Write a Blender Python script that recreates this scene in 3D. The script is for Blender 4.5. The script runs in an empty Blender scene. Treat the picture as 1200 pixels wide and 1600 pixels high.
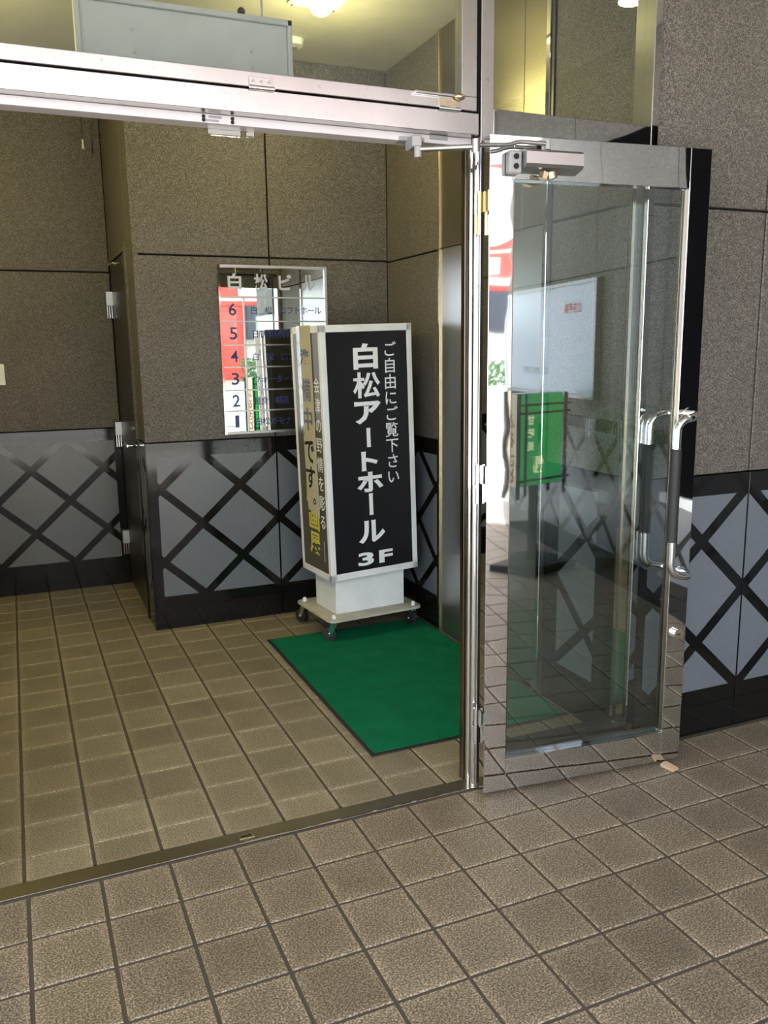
import bpy, bmesh, math, random
from mathutils import Vector, Matrix
random.seed(7)
sc = bpy.context.scene
COL = sc.collection
PI = math.pi

# ------------------------------------------------------------------ camera
YAW, PITCH, ROLL, FPX = 0.405584, 0.188814, 0.0131456, 1332.92
CAM = Vector((-0.7175752, -2.4351615, 1.53559))
def cam_axes():
    f = Vector((math.sin(YAW)*math.cos(PITCH), math.cos(YAW)*math.cos(PITCH), -math.sin(PITCH)))
    r = Vector((math.cos(YAW), -math.sin(YAW), 0)); d = f.cross(r)
    c, s = math.cos(ROLL), math.sin(ROLL)
    return r*c + d*s, -r*s + d*c, f
_r, _d, _f = cam_axes()
cd = bpy.data.cameras.new('camera'); cam = bpy.data.objects.new('camera', cd); COL.objects.link(cam)
M = Matrix((( _r.x, -_d.x, -_f.x, CAM.x), (_r.y, -_d.y, -_f.y, CAM.y), (_r.z, -_d.z, -_f.z, CAM.z), (0, 0, 0, 1)))
cam.matrix_world = M
cd.sensor_fit = 'HORIZONTAL'; cd.sensor_width = 36.0; cd.lens = FPX/1200*36.0
cd.clip_start = 0.05; cd.clip_end = 200
sc.camera = cam

# ------------------------------------------------------------------ world, sun, exposure
w = bpy.data.worlds.new('sky'); sc.world = w; w.use_nodes = True
wn = w.node_tree; wn.nodes.clear()
wo = wn.nodes.new('ShaderNodeOutputWorld'); bg = wn.nodes.new('ShaderNodeBackground')
bg.inputs[0].default_value = (0.84, 0.91, 1.0, 1); bg.inputs[1].default_value = 5.0
wn.links.new(bg.outputs[0], wo.inputs[0])
sd = bpy.data.lights.new('sun', 'SUN'); sd.energy = 24.0; sd.angle = 0.01; sd.color = (1, 0.95, 0.88)
sun = bpy.data.objects.new('sun', sd); COL.objects.link(sun)
sun.rotation_euler = Vector((-0.42, 0.16, -0.89)).to_track_quat('-Z', 'Y').to_euler()
sun.location = (0, -8, 12)
sc.view_settings.view_transform = 'Standard'; sc.view_settings.look = 'None'
sc.view_settings.gamma = 1.0; sc.view_settings.use_curve_mapping = False
sc.view_settings.exposure = 0.30
sc.cycles.use_denoising = True
sc.cycles.max_bounces = 10; sc.cycles.transparent_max_bounces = 16
sc.cycles.caustics_reflective = False; sc.cycles.caustics_refractive = False
LOBBY_W, PORCH_W = 13.0, 5.0          # watts of each lobby / porch downlight

# ------------------------------------------------------------------ materials
def mat(name):
    m = bpy.data.materials.new(name); m.use_nodes = True
    nt = m.node_tree; b = nt.nodes['Principled BSDF']
    return m, nt, b
def N(nt, t, **kw):
    n = nt.nodes.new(t)
    for k, v in kw.items():
        if k in n.inputs: n.inputs[k].default_value = v
        else: setattr(n, k, v)
    return n
def ramp(nt, stops):
    n = nt.nodes.new('ShaderNodeValToRGB'); e = n.color_ramp.elements
    while len(e) > 1: e.remove(e[-1])
    e[0].position = stops[0][0]; e[0].color = (*stops[0][1], 1)
    for p, c in stops[1:]:
        k = e.new(p); k.color = (*c, 1)
    return n
def plain(name, col, rough=0.5, metal=0.0, bump=0.0, bscale=200.0, var=0.06, spec=0.5):
    m, nt, b = mat(name)
    pos = N(nt, 'ShaderNodeNewGeometry')
    no = N(nt, 'ShaderNodeTexNoise', Scale=9.0, Detail=4.0)
    nt.links.new(pos.outputs['Position'], no.inputs['Vector'])
    r = ramp(nt, [(0.3, tuple(c*(1-var) for c in col)), (0.7, tuple(min(1, c*(1+var)) for c in col))])
    nt.links.new(no.outputs['Fac'], r.inputs[0]); nt.links.new(r.outputs[0], b.inputs['Base Color'])
    b.inputs['Roughness'].default_value = rough; b.inputs['Metallic'].default_value = metal
    b.inputs['Specular IOR Level'].default_value = spec
    if bump:
        n2 = N(nt, 'ShaderNodeTexNoise', Scale=bscale, Detail=2.0)
        nt.links.new(pos.outputs['Position'], n2.inputs['Vector'])
        bp = N(nt, 'ShaderNodeBump', Strength=bump, Distance=0.002)
        nt.links.new(n2.outputs['Fac'], bp.inputs['Height']); nt.links.new(bp.outputs[0], b.inputs['Normal'])
    return m
def granite(name, stops, scale=230.0, rough=0.6, bump=0.25, blotch=0.1):
    m, nt, b = mat(name)
    pos = N(nt, 'ShaderNodeNewGeometry')
    v = N(nt, 'ShaderNodeTexVoronoi', Scale=scale)
    nt.links.new(pos.outputs['Position'], v.inputs['Vector'])
    sep = N(nt, 'ShaderNodeSeparateColor'); nt.links.new(v.outputs['Color'], sep.inputs[0])
    n1 = N(nt, 'ShaderNodeTexNoise', Scale=scale*0.5, Detail=6.0, Roughness=0.75)
    nt.links.new(pos.outputs['Position'], n1.inputs['Vector'])
    mx = N(nt, 'ShaderNodeMix'); mx.inputs[0].default_value = 0.45
    nt.links.new(sep.outputs[0], mx.inputs[2]); nt.links.new(n1.outputs['Fac'], mx.inputs[3])
    r = ramp(nt, stops); nt.links.new(mx.outputs[0], r.inputs[0])
    n2 = N(nt, 'ShaderNodeTexNoise', Scale=2.2, Detail=5.0)
    nt.links.new(pos.outputs['Position'], n2.inputs['Vector'])
    mr = N(nt, 'ShaderNodeMapRange'); mr.inputs[1].default_value = .3; mr.inputs[2].default_value = .7
    mr.inputs[3].default_value = 1-blotch; mr.inputs[4].default_value = 1+blotch
    nt.links.new(n2.outputs['Fac'], mr.inputs[0])
    mul = N(nt, 'ShaderNodeMix', data_type='RGBA', blend_type='MULTIPLY'); mul.inputs[0].default_value = 1
    nt.links.new(r.outputs[0], mul.inputs[6]); nt.links.new(mr.outputs[0], mul.inputs[7])
    nt.links.new(mul.outputs[2], b.inputs['Base Color'])
    b.inputs['Roughness'].default_value = rough
    if bump:
        bp = N(nt, 'ShaderNodeBump', Strength=bump, Distance=0.0015)
        nt.links.new(mx.outputs[0], bp.inputs['Height']); nt.links.new(bp.outputs[0], b.inputs['Normal'])
    return m
def tile_mat(name, dark, mid, light):
    m, nt, b = mat(name)
    pos = N(nt, 'ShaderNodeNewGeometry'); oi = N(nt, 'ShaderNodeObjectInfo')
    n1 = N(nt, 'ShaderNodeTexNoise', Scale=190.0, Detail=4.0, Roughness=0.7)
    nt.links.new(pos.outputs['Position'], n1.inputs['Vector'])
    r = ramp(nt, [(0.40, dark), (0.50, mid), (0.60, light)]); nt.links.new(n1.outputs['Fac'], r.inputs[0])
    # large soft soiling and per tile shade; worn pale rim is part of the glaze
    n2 = N(nt, 'ShaderNodeTexNoise', Scale=5.0, Detail=5.0, Roughness=0.6)
    nt.links.new(pos.outputs['Position'], n2.inputs['Vector'])
    mr = N(nt, 'ShaderNodeMapRange'); mr.inputs[1].default_value = .3; mr.inputs[2].default_value = .7
    mr.inputs[3].default_value = 0.86; mr.inputs[4].default_value = 1.12
    nt.links.new(n2.outputs['Fac'], mr.inputs[0])
    mr2 = N(nt, 'ShaderNodeMapRange'); mr2.inputs[3].default_value = 0.86; mr2.inputs[4].default_value = 1.12
    nt.links.new(oi.outputs['Random'], mr2.inputs[0])
    ml = N(nt, 'ShaderNodeMath', operation='MULTIPLY')
    nt.links.new(mr.outputs[0], ml.inputs[0]); nt.links.new(mr2.outputs[0], ml.inputs[1])
    mul = N(nt, 'ShaderNodeMix', data_type='RGBA', blend_type='MULTIPLY'); mul.inputs[0].default_value = 1
    nt.links.new(r.outputs[0], mul.inputs[6]); nt.links.new(ml.outputs[0], mul.inputs[7])
    nt.links.new(mul.outputs[2], b.inputs['Base Color'])
    tc = N(nt, 'ShaderNodeTexCoord'); sx = N(nt, 'ShaderNodeSeparateXYZ'); nt.links.new(tc.outputs['Generated'], sx.inputs[0])
    def edge(sock):
        a = N(nt, 'ShaderNodeMath', operation='SUBTRACT'); a.inputs[1].default_value = 0.5; nt.links.new(sock, a.inputs[0])
        c = N(nt, 'ShaderNodeMath', operation='ABSOLUTE'); nt.links.new(a.outputs[0], c.inputs[0]); return c.outputs[0]
    mxe = N(nt, 'ShaderNodeMath', operation='MAXIMUM'); nt.links.new(edge(sx.outputs[0]), mxe.inputs[0]); nt.links.new(edge(sx.outputs[1]), mxe.inputs[1])
    rim = N(nt, 'ShaderNodeMapRange'); rim.inputs[1].default_value = 0.36; rim.inputs[2].default_value = 0.5; rim.inputs[3].default_value = 0.94; rim.inputs[4].default_value = 1.28
    nt.links.new(mxe.outputs[0], rim.inputs[0])
    ml2 = N(nt, 'ShaderNodeMath', operation='MULTIPLY'); nt.links.new(ml.outputs[0], ml2.inputs[0]); nt.links.new(rim.outputs[0], ml2.inputs[1])
    nt.links.new(ml2.outputs[0], mul.inputs[7])
    b.inputs['Roughness'].default_value = 0.48
    bp = N(nt, 'ShaderNodeBump', Strength=0.35, Distance=0.0012)
    nt.links.new(n1.outputs['Fac'], bp.inputs['Height']); nt.links.new(bp.outputs[0], b.inputs['Normal'])
    return m
def steel(name, col=(0.72, 0.71, 0.69), rough=0.06, wave=0.0, wscale=3.0, specks=0.0, brushed=False):
    m, nt, b = mat(name)
    pos = N(nt, 'ShaderNodeNewGeometry')
    b.inputs['Metallic'].default_value = 1.0; b.inputs['Roughness'].default_value = rough
    b.inputs['Base Color'].default_value = (*col, 1)
    if specks:
        n1 = N(nt, 'ShaderNodeTexNoise', Scale=70.0, Detail=5.0, Roughness=0.7)
        nt.links.new(pos.outputs['Position'], n1.inputs['Vector'])
        r = ramp(nt, [(0.30, tuple(c*(1-specks) for c in col)), (0.42, col)])
        nt.links.new(n1.outputs['Fac'], r.inputs[0]); nt.links.new(r.outputs[0], b.inputs['Base Color'])
    if brushed:
        mp = N(nt, 'ShaderNodeMapping'); mp.inputs['Scale'].default_value = (400, 400, 3)
        nt.links.new(pos.outputs['Position'], mp.inputs[0])
        n2 = N(nt, 'ShaderNodeTexNoise', Scale=1.0, Detail=2.0)
        nt.links.new(mp.outputs[0], n2.inputs['Vector'])
        mr = N(nt, 'ShaderNodeMapRange'); mr.inputs[3].default_value = rough*0.8; mr.inputs[4].default_value = rough*1.25
        nt.links.new(n2.outputs['Fac'], mr.inputs[0]); nt.links.new(mr.outputs[0], b.inputs['Roughness'])
    if wave:
        n3 = N(nt, 'ShaderNodeTexNoise', Scale=wscale, Detail=1.0)
        nt.links.new(pos.outputs['Position'], n3.inputs['Vector'])
        bp = N(nt, 'ShaderNodeBump', Strength=1.0, Distance=wave)
        nt.links.new(n3.outputs['Fac'], bp.inputs['Height']); nt.links.new(bp.outputs[0], b.inputs['Normal'])
    return m
def glass(name, tint=(0.9, 0.95, 0.93), base=0.06, rough=0.0):
    m = bpy.data.materials.new(name); m.use_nodes = True
    nt = m.node_tree; nt.nodes.clear()
    o = nt.nodes.new('ShaderNodeOutputMaterial')
    tr = N(nt, 'ShaderNodeBsdfTransparent'); tr.inputs[0].default_value = (*tint, 1)
    gl = N(nt, 'ShaderNodeBsdfGlossy'); gl.inputs['Roughness'].default_value = rough
    gl.inputs[0].default_value = (0.86, 0.93, 1, 1)
    fr = N(nt, 'ShaderNodeLayerWeight', Blend=0.5)          # Schlick, the same on both faces of the sheet
    pw = N(nt, 'ShaderNodeMath', operation='POWER'); pw.inputs[1].default_value = 5.0
    nt.links.new(fr.outputs['Facing'], pw.inputs[0])
    ad = N(nt, 'ShaderNodeMath', operation='MULTIPLY_ADD', use_clamp=True); ad.inputs[1].default_value = 1-base; ad.inputs[2].default_value = base
    nt.links.new(pw.outputs[0], ad.inputs[0])
    mx = N(nt, 'ShaderNodeMixShader')
    nt.links.new(ad.outputs[0], mx.inputs[0]); nt.links.new(tr.outputs[0], mx.inputs[1]); nt.links.new(gl.outputs[0], mx.inputs[2])
    nt.links.new(mx.outputs[0], o.inputs[0])
    return m
def emit(name, col, s):
    m = bpy.data.materials.new(name); m.use_nodes = True
    nt = m.node_tree; b = nt.nodes['Principled BSDF']
    b.inputs['Base Color'].default_value = (*col, 1)
    b.inputs['Emission Color'].default_value = (*col, 1); b.inputs['Emission Strength'].default_value = s
    return m

MT = {}
MT['granite'] = granite('grey_brown_granite', [(0.22, (0.0277, 0.0257, 0.0229)), (0.42, (0.0739, 0.0679, 0.0594)), (0.56, (0.1001, 0.0913, 0.0795)), (0.78, (0.2233, 0.2037, 0.1790))], scale=330.0)
MT['black'] = granite('polished_black_granite', [(0.3, (0.005, 0.005, 0.005)), (0.75, (0.009, 0.009, 0.009))], scale=300, rough=0.07, bump=0.0)
MT['black'].node_tree.nodes['Principled BSDF'].inputs['Specular IOR Level'].default_value = 0.32
MT['inlay'] = granite('polished_grey_inlay', [(0.3, (0.1124, 0.1263, 0.1463)), (0.7, (0.1371, 0.1540, 0.1771))], scale=300, rough=0.3, bump=0.0, blotch=0.06)
MT['tile'] = tile_mat('speckled_porch_tile', (0.0536, 0.0424, 0.0310), (0.1429, 0.1135, 0.0815), (0.3751, 0.3049, 0.2226))
MT['tile_in'] = tile_mat('speckled_lobby_tile', (0.1082, 0.0887, 0.0595), (0.2116, 0.1773, 0.1217), (0.3385, 0.2879, 0.2029))
MT['grout'] = plain('dark_grout', (0.0659, 0.0527, 0.0394), 0.9, bump=0.4)
MT['steel'] = steel('etched_stainless', (0.55, 0.54, 0.53), rough=0.27, specks=0.4, wave=0.0015, wscale=5)
MT['mirror'] = steel('mirror_stainless', (0.70, 0.70, 0.69), 0.025, wave=0.0012, wscale=5.0)
MT['chrome'] = steel('chrome', (0.82, 0.82, 0.82), 0.05)
MT['brushed'] = steel('brushed_stainless', (0.47, 0.47, 0.465), 0.34, brushed=True)
MT['soffit'] = plain('pale_satin_aluminium', (0.6314, 0.5929, 0.6083), 0.45, var=0.03)
MT['threshold'] = steel('worn_threshold_steel', (0.3234, 0.3003, 0.2464), 0.32, brushed=True)
MT['brass'] = steel('dull_brass', (0.62, 0.52, 0.33), 0.25)
MT['hammered'] = None
MT['bronze'] = steel('dull_bronze_steel', (0.22, 0.19, 0.15), 0.2)
MT['glass'] = glass('door_glass', (0.92, 0.955, 0.94), 0.105)
MT['glass2'] = glass('window_glass', (0.94, 0.965, 0.955), 0.04)
MT['white'] = plain('white_paint', (0.80, 0.82, 0.82), 0.4)
MT['panel'] = plain('grey_white_panel', (0.3542, 0.3542, 0.3311), 0.5)
MT['cream'] = plain('aged_cream_paint', (0.4774, 0.4543, 0.3696), 0.5, var=0.15)
MT['signblack'] = plain('sign_black', (0.007, 0.007, 0.009), 0.45, spec=0.2)
MT['olive'] = plain('olive_sign_face', (0.0847, 0.0770, 0.0501), 0.4)
MT['paper'] = plain('cream_paper', (0.5082, 0.4620, 0.3234), 0.6)
MT['ink'] = plain('black_ink', (0.015, 0.014, 0.012), 0.5)
MT['letter'] = plain('white_lettering', (0.86, 0.89, 0.90), 0.45, var=0.02)
MT['yellow'] = plain('yellow_lettering', (0.62, 0.56, 0.08), 0.5)
MT['navy'] = plain('navy_lettering', (0.02, 0.035, 0.16), 0.4)
MT['mat'] = plain('green_mat_pile', (0.0043, 0.1396, 0.0634), 0.95, bump=0.9, bscale=420, var=0.12, spec=0.1)
MT['rubber'] = plain('black_rubber', (0.012, 0.012, 0.012), 0.6)
MT['dark'] = plain('dark_brown_steel', (0.020, 0.018, 0.015), 0.35)
MT['gap'] = plain('gap_black', (0.006, 0.006, 0.006), 0.8)
MT['ceil'] = plain('ceiling_paint', (0.4774, 0.4774, 0.4466), 0.8, bump=0.1)
MT['porchceil'] = plain('porch_ceiling_paint', (0.4235, 0.4081, 0.3927), 0.8, bump=0.1)
MT['tan'] = plain('tan_wood', (0.52, 0.36, 0.22), 0.6)
MT['grey'] = plain('grey_paint', (0.30, 0.30, 0.30), 0.45)
MT['road'] = plain('pale_concrete', (0.55, 0.53, 0.50), 0.85, bump=0.3)
MT['red'] = plain('red_fascia', (0.62, 0.06, 0.04), 0.5)
MT['wallwhite'] = plain('white_render', (0.78, 0.78, 0.76), 0.8)
MT['leaf'] = plain('hedge_leaf', (0.05, 0.14, 0.04), 0.6, var=0.4)
MT['board'] = plain('pale_board_sheet', (0.76, 0.82, 0.92), 0.4, var=0.03)
MT['green'] = emit('lit_green_panel', (0.01, 0.36, 0.07), 1.9)
MT['lit'] = emit('lit_cream_lettering', (0.9, 0.85, 0.45), 2.2)
MT['litside'] = emit('lit_cream_panel', (0.85, 0.72, 0.5), 0.9)
MT['orange'] = plain('orange_lettering', (0.55, 0.12, 0.02), 0.5)
MT['redink'] = plain('red_ink', (0.55, 0.05, 0.05), 0.5)
MT['lens'] = emit('lamp_lens', (1.0, 0.86, 0.50), 3.5)
MT['lens2'] = emit('porch_lamp_lens', (1.0, 0.84, 0.55), 12.0)
MT['awning'] = plain('slate_awning', (0.045, 0.05, 0.065), 0.8)
MT['teal'] = plain('teal_cloth', (0.03, 0.40, 0.42), 0.6)
MT['matteblack'] = plain('matte_black_front', (0.006, 0.006, 0.007), 0.9, spec=0.0)
def hammered():
    m = steel('hammered_gold_metal', (0.34, 0.32, 0.25), 0.27)
    nt = m.node_tree; b = nt.nodes['Principled BSDF']
    pos = N(nt, 'ShaderNodeNewGeometry'); n = N(nt, 'ShaderNodeTexNoise', Scale=240.0, Detail=2.0)
    nt.links.new(pos.outputs['Position'], n.inputs['Vector'])
    bp = N(nt, 'ShaderNodeBump', Strength=0.6, Distance=0.0016)
    nt.links.new(n.outputs['Fac'], bp.inputs['Height']); nt.links.new(bp.outputs[0], b.inputs['Normal'])
    return m
MT['hammered'] = hammered()

# ------------------------------------------------------------------ builders
CEN = {}
class MB:
    """collects shapes in the frame of the thing; build() links them as ONE mesh object with its origin at its centre"""
    def __init__(s): s.bm = bmesh.new()
    def box(s, x0, x1, y0, y1, z0, z1, bev=0.0, m=None):
        bm = bmesh.new(); bmesh.ops.create_cube(bm, size=1)
        bmesh.ops.scale(bm, vec=(x1-x0, y1-y0, z1-z0), verts=bm.verts)
        bmesh.ops.translate(bm, vec=((x0+x1)/2, (y0+y1)/2, (z0+z1)/2), verts=bm.verts)
        if bev: bmesh.ops.bevel(bm, geom=bm.edges[:], offset=bev, segments=1, affect='EDGES', profile=0.5)
        return s._add(bm, m)
    def _add(s, bm, m=None):
        if m is not None: bm.transform(m)
        me = bpy.data.meshes.new('t'); bm.to_mesh(me); bm.free(); s.bm.from_mesh(me); bpy.data.meshes.remove(me); return s
    def cyl(s, a, b, r, seg=14, r2=None, m=None):
        a, b = Vector(a), Vector(b); d = b-a; bm = bmesh.new()
        bmesh.ops.create_cone(bm, cap_ends=True, segments=seg, radius1=r, radius2=r if r2 is None else r2, depth=d.length)
        bm.transform(Matrix.Translation((a+b)/2) @ d.to_track_quat('Z', 'Y').to_matrix().to_4x4())
        return s._add(bm, m)
    def ball(s, c, r, sz=(1, 1, 1), seg=14, m=None):
        bm = bmesh.new(); bmesh.ops.create_uvsphere(bm, u_segments=seg, v_segments=seg//2+2, radius=r)
        bm.transform(Matrix.Translation(c) @ Matrix.Diagonal((*sz, 1))); return s._add(bm, m)
    def prism(s, pts, ext, m=None):
        """polygon (3D points) extruded by vector ext"""
        bm = bmesh.new(); ext = Vector(ext)
        a = [bm.verts.new(p) for p in pts]; b = [bm.verts.new(Vector(p)+ext) for p in pts]; n = len(pts)
        bm.faces.new(a[::-1]); bm.faces.new(b)
        for i in range(n): bm.faces.new((a[i], a[(i+1) % n], b[(i+1) % n], b[i]))
        bmesh.ops.recalc_face_normals(bm, faces=bm.faces)
        return s._add(bm, m)
    def tube(s, pts, r, seg=12, m=None, bend=0.0):
        """smooth tube along points; corners rounded by radius bend"""
        P = [Vector(p) for p in pts]; path = [P[0]]
        for i in range(1, len(P)-1):
            if bend:
                d1 = (P[i-1]-P[i]).normalized(); d2 = (P[i+1]-P[i]).normalized()
                a, c = P[i]+d1*bend, P[i]+d2*bend
                for k in range(7):
                    t = k/6; path.append(a*(1-t)**2 + P[i]*2*t*(1-t) + c*t*t)
            else: path.append(P[i])
        path.append(P[-1])
        bm = bmesh.new(); rings = []; up = None
        for i, q in enumerate(path):
            t = (path[min(i+1, len(path)-1)] - path[max(i-1, 0)]).normalized()
            if up is None: up = t.orthogonal().normalized()
            up = (up - t*up.dot(t)).normalized(); sd_ = t.cross(up)
            rings.append([bm.verts.new(q + (up*math.cos(2*PI*k/seg) + sd_*math.sin(2*PI*k/seg))*r) for k in range(seg)])
        for i in range(len(rings)-1):
            for k in range(seg):
                bm.faces.new((rings[i][k], rings[i][(k+1) % seg], rings[i+1][(k+1) % seg], rings[i+1][k]))
        bm.faces.new(rings[0][::-1]); bm.faces.new(rings[-1])
        return s._add(bm, m)
    def build(s, name, material, parent=None, smooth=False, m=None):
        bm = s.bm
        if m is not None: bm.transform(m)
        xs = [v.co for v in bm.verts]
        lo = Vector((min(v.x for v in xs), min(v.y for v in xs), min(v.z for v in xs)))
        hi = Vector((max(v.x for v in xs), max(v.y for v in xs), max(v.z for v in xs)))
        c = (lo+hi)/2
        bmesh.ops.translate(bm, vec=-c, verts=bm.verts)
        me = bpy.data.meshes.new(name); bm.to_mesh(me); bm.free()
        if smooth:
            for p in me.polygons: p.use_smooth = True
            try: me.set_sharp_from_angle(angle=0.7)
            except Exception: pass
        me.materials.append(MT[material] if isinstance(material, str) else material)
        o = bpy.data.objects.new(name, me); COL.objects.link(o)
        o.location = c - (CEN[parent.name] if parent else Vector((0, 0, 0)))
        o.parent = parent; CEN[o.name] = c
        return o
def B(x0, x1, y0, y1, z0, z1, bev=0.0): return MB().box(x0, x1, y0, y1, z0, z1, bev)
def thing(name, label, cat, loc=(0, 0, 0), rotz=0.0, group=None, local=False):
    o = bpy.data.objects.new(name, None); COL.objects.link(o); o.empty_display_size = 0.1
    o.location = loc; o.rotation_euler = (0, 0, rotz); o['label'] = label; o['category'] = cat
    if group: o['group'] = group
    CEN[o.name] = Vector((0, 0, 0)) if local else Vector(loc)
    return o
def struct(name, loc=(0, 0, 0), rotz=0.0, local=False, label=None):
    o = bpy.data.objects.new(name, None); COL.objects.link(o); o.empty_display_size = 0.1
    o.location = loc; o.rotation_euler = (0, 0, rotz); o['kind'] = 'structure'
    if label: o['label'] = label
    CEN[o.name] = Vector((0, 0, 0)) if local else Vector(loc)
    return o
def tag(o, label, cat, group=None):
    o['label'] = label; o['category'] = cat
    if group: o['group'] = group
    return o
_gl = {}
def glyph(ch, off):
    k = (ch, off)
    if k not in _gl:
        c = bpy.data.curves.new('g', 'FONT'); c.body = ch; c.offset = off; c.resolution_u = 3
        o = bpy.data.objects.new('g', c); COL.objects.link(o); bpy.context.view_layer.update()
        me = bpy.data.meshes.new_from_object(o.evaluated_get(bpy.context.evaluated_depsgraph_get()))
        v = [q.co.copy() for q in me.vertices]; f = [tuple(p.vertices) for p in me.polygons]
        bpy.data.objects.remove(o); bpy.data.curves.remove(c); bpy.data.meshes.remove(me)
        xs = [q.x for q in v]; ys = [q.y for q in v]
        bb = (min(xs), max(xs), min(ys), max(ys)) if off == 0 else tuple(a+b for a, b in zip(glyph(ch, 0)[2:], (-off, off, -off, off)))
        lim = 0.02+off                       # drop the spikes a bold offset can throw out
        for q in v: q.x = min(max(q.x, bb[0]-lim), bb[1]+lim); q.y = min(max(q.y, bb[2]-lim), bb[3]+lim)
        _gl[k] = (v, f, *bb)
    return _gl[k]
class Text:
    """flat print: glyphs laid out on a plane given by origin o, right u, up v"""
    def __init__(s, o, u, v): s.o, s.u, s.v = Vector(o), Vector(u).normalized(), Vector(v).normalized(); s.done = []
    def put(s, ch, cx, cy, w, h=None, off=0.0, rot=False, fit=True):
        """glyph centred at (cx, cy); w, h = size of its em box (fit=False) or of its outline"""
        h = h or w; bm = bmesh.new(); s.done.append(bm); v, f, x0, x1, y0, y1 = glyph(ch, off)
        if fit: sx, sy, mx, my = w/max(x1-x0, 1e-4), h/max(y1-y0, 1e-4), (x0+x1)/2, (y0+y1)/2
        else: sx, sy, mx, my = w, h, 0.5, 0.38
        vs = []
        for q in v:
            a, b = (q.x-mx)*sx, (q.y-my)*sy
            if rot: a, b = b, -a
            vs.append(bm.verts.new(s.o + s.u*(cx+a) + s.v*(cy+b)))
        for t in f:
            try: bm.faces.new([vs[i] for i in t])
            except ValueError: pass
    def column(s, txt, cx, top, size, pitch, off=0.0):
        for i, ch in enumerate(txt):
            if ch == ' ': continue
            s.put(ch, cx, top - pitch*(i+0.5), size, size, off, rot=ch in 'ー―', fit=False)
    def row(s, txt, left, cy, size, pitch, off=0.0):
        for i, ch in enumerate(txt):
            if ch != ' ': s.put(ch, left + pitch*(i+0.5), cy, size, size, off, fit=False)
    def build(s, name, material, parent, m=None):
        for bm in s.done:
            b = MB(); b.bm.free(); b.bm = bm; b.build(name, material, parent, m=m)

# lattice of the dado: grey diamonds between black diagonal bands, clipped to one panel
def clip(poly, axis, val, keep_less):
    out = []
    for i in range(len(poly)):
        a, b = poly[i], poly[(i+1) % len(poly)]
        ia = (a[axis] <= val) == keep_less; ib = (b[axis] <= val) == keep_less
        if ia: out.append(a)
        if ia != ib:
            t = (val-a[axis])/(b[axis]-a[axis]); out.append(tuple(a[k]+(b[k]-a[k])*t for k in (0, 1)))
    return out
HX, HZ, BAND = 0.2225, 0.2045, 0.030      # half pitch of the lattice and inset of each diamond
def diamonds(node, s0, s1, z0=0.19, z1=0.972):
    res = []
    a, c = HX-BAND*1.06, HZ-BAND*0.98
    for i in range(-12, 13):
        for j in range(-6, 7):
            if (i+j) % 2 == 0: continue
            cx, cz = node[0]+i*HX, node[1]+j*HZ
            p = [(cx-a, cz), (cx, cz-c), (cx+a, cz), (cx, cz+c)]
            for ax, val, less in ((0, s0, False), (0, s1, True), (1, z0, False), (1, z1, True)):
                if p: p = clip(p, ax, val, less)
            if len(p) >= 3:
                area = abs(sum(p[k][0]*p[(k+1) % len(p)][1]-p[(k+1) % len(p)][0]*p[k][1] for k in range(len(p))))/2
                if area > 0.0006: res.append(p)
    return res
def wall_panels(root, axis, plane, out, slabs, dados, node, inlay_spans, thick=0.03):
    """axis 'x': wall runs along x at y=plane; 'y': runs along y at x=plane; out = sign of the outward normal.
    slabs: granite rectangles (s0,s1,z0,z1); dados: black rectangles; inlay_spans: list of (s0,s1) for diamonds"""
    def bx(s0, s1, z0, z1, d0, d1, bev):
        a, b = plane+out*d0, plane+out*d1; a, b = min(a, b), max(a, b)
        return B(s0, s1, a, b, z0, z1, bev) if axis == 'x' else B(a, b, s0, s1, z0, z1, bev)
    for r in slabs: bx(*r, -thick, 0, 0.003).build('granite_slab', 'granite', root)
    for r in dados: bx(*r, -thick, 0.004, 0.0015).build('dado_slab', 'black', root)
    for s0, s1 in inlay_spans:
        for p in diamonds(node, s0, s1):
            d = plane+out*0.0035
            P3 = [(q[0], d, q[1]) if axis == 'x' else (d, q[0], q[1]) for q in p]
            MB().prism(P3, (0, out*0.0018, 0) if axis == 'x' else (out*0.0018, 0, 0)).build('diamond_inlay', 'inlay', root)

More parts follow.
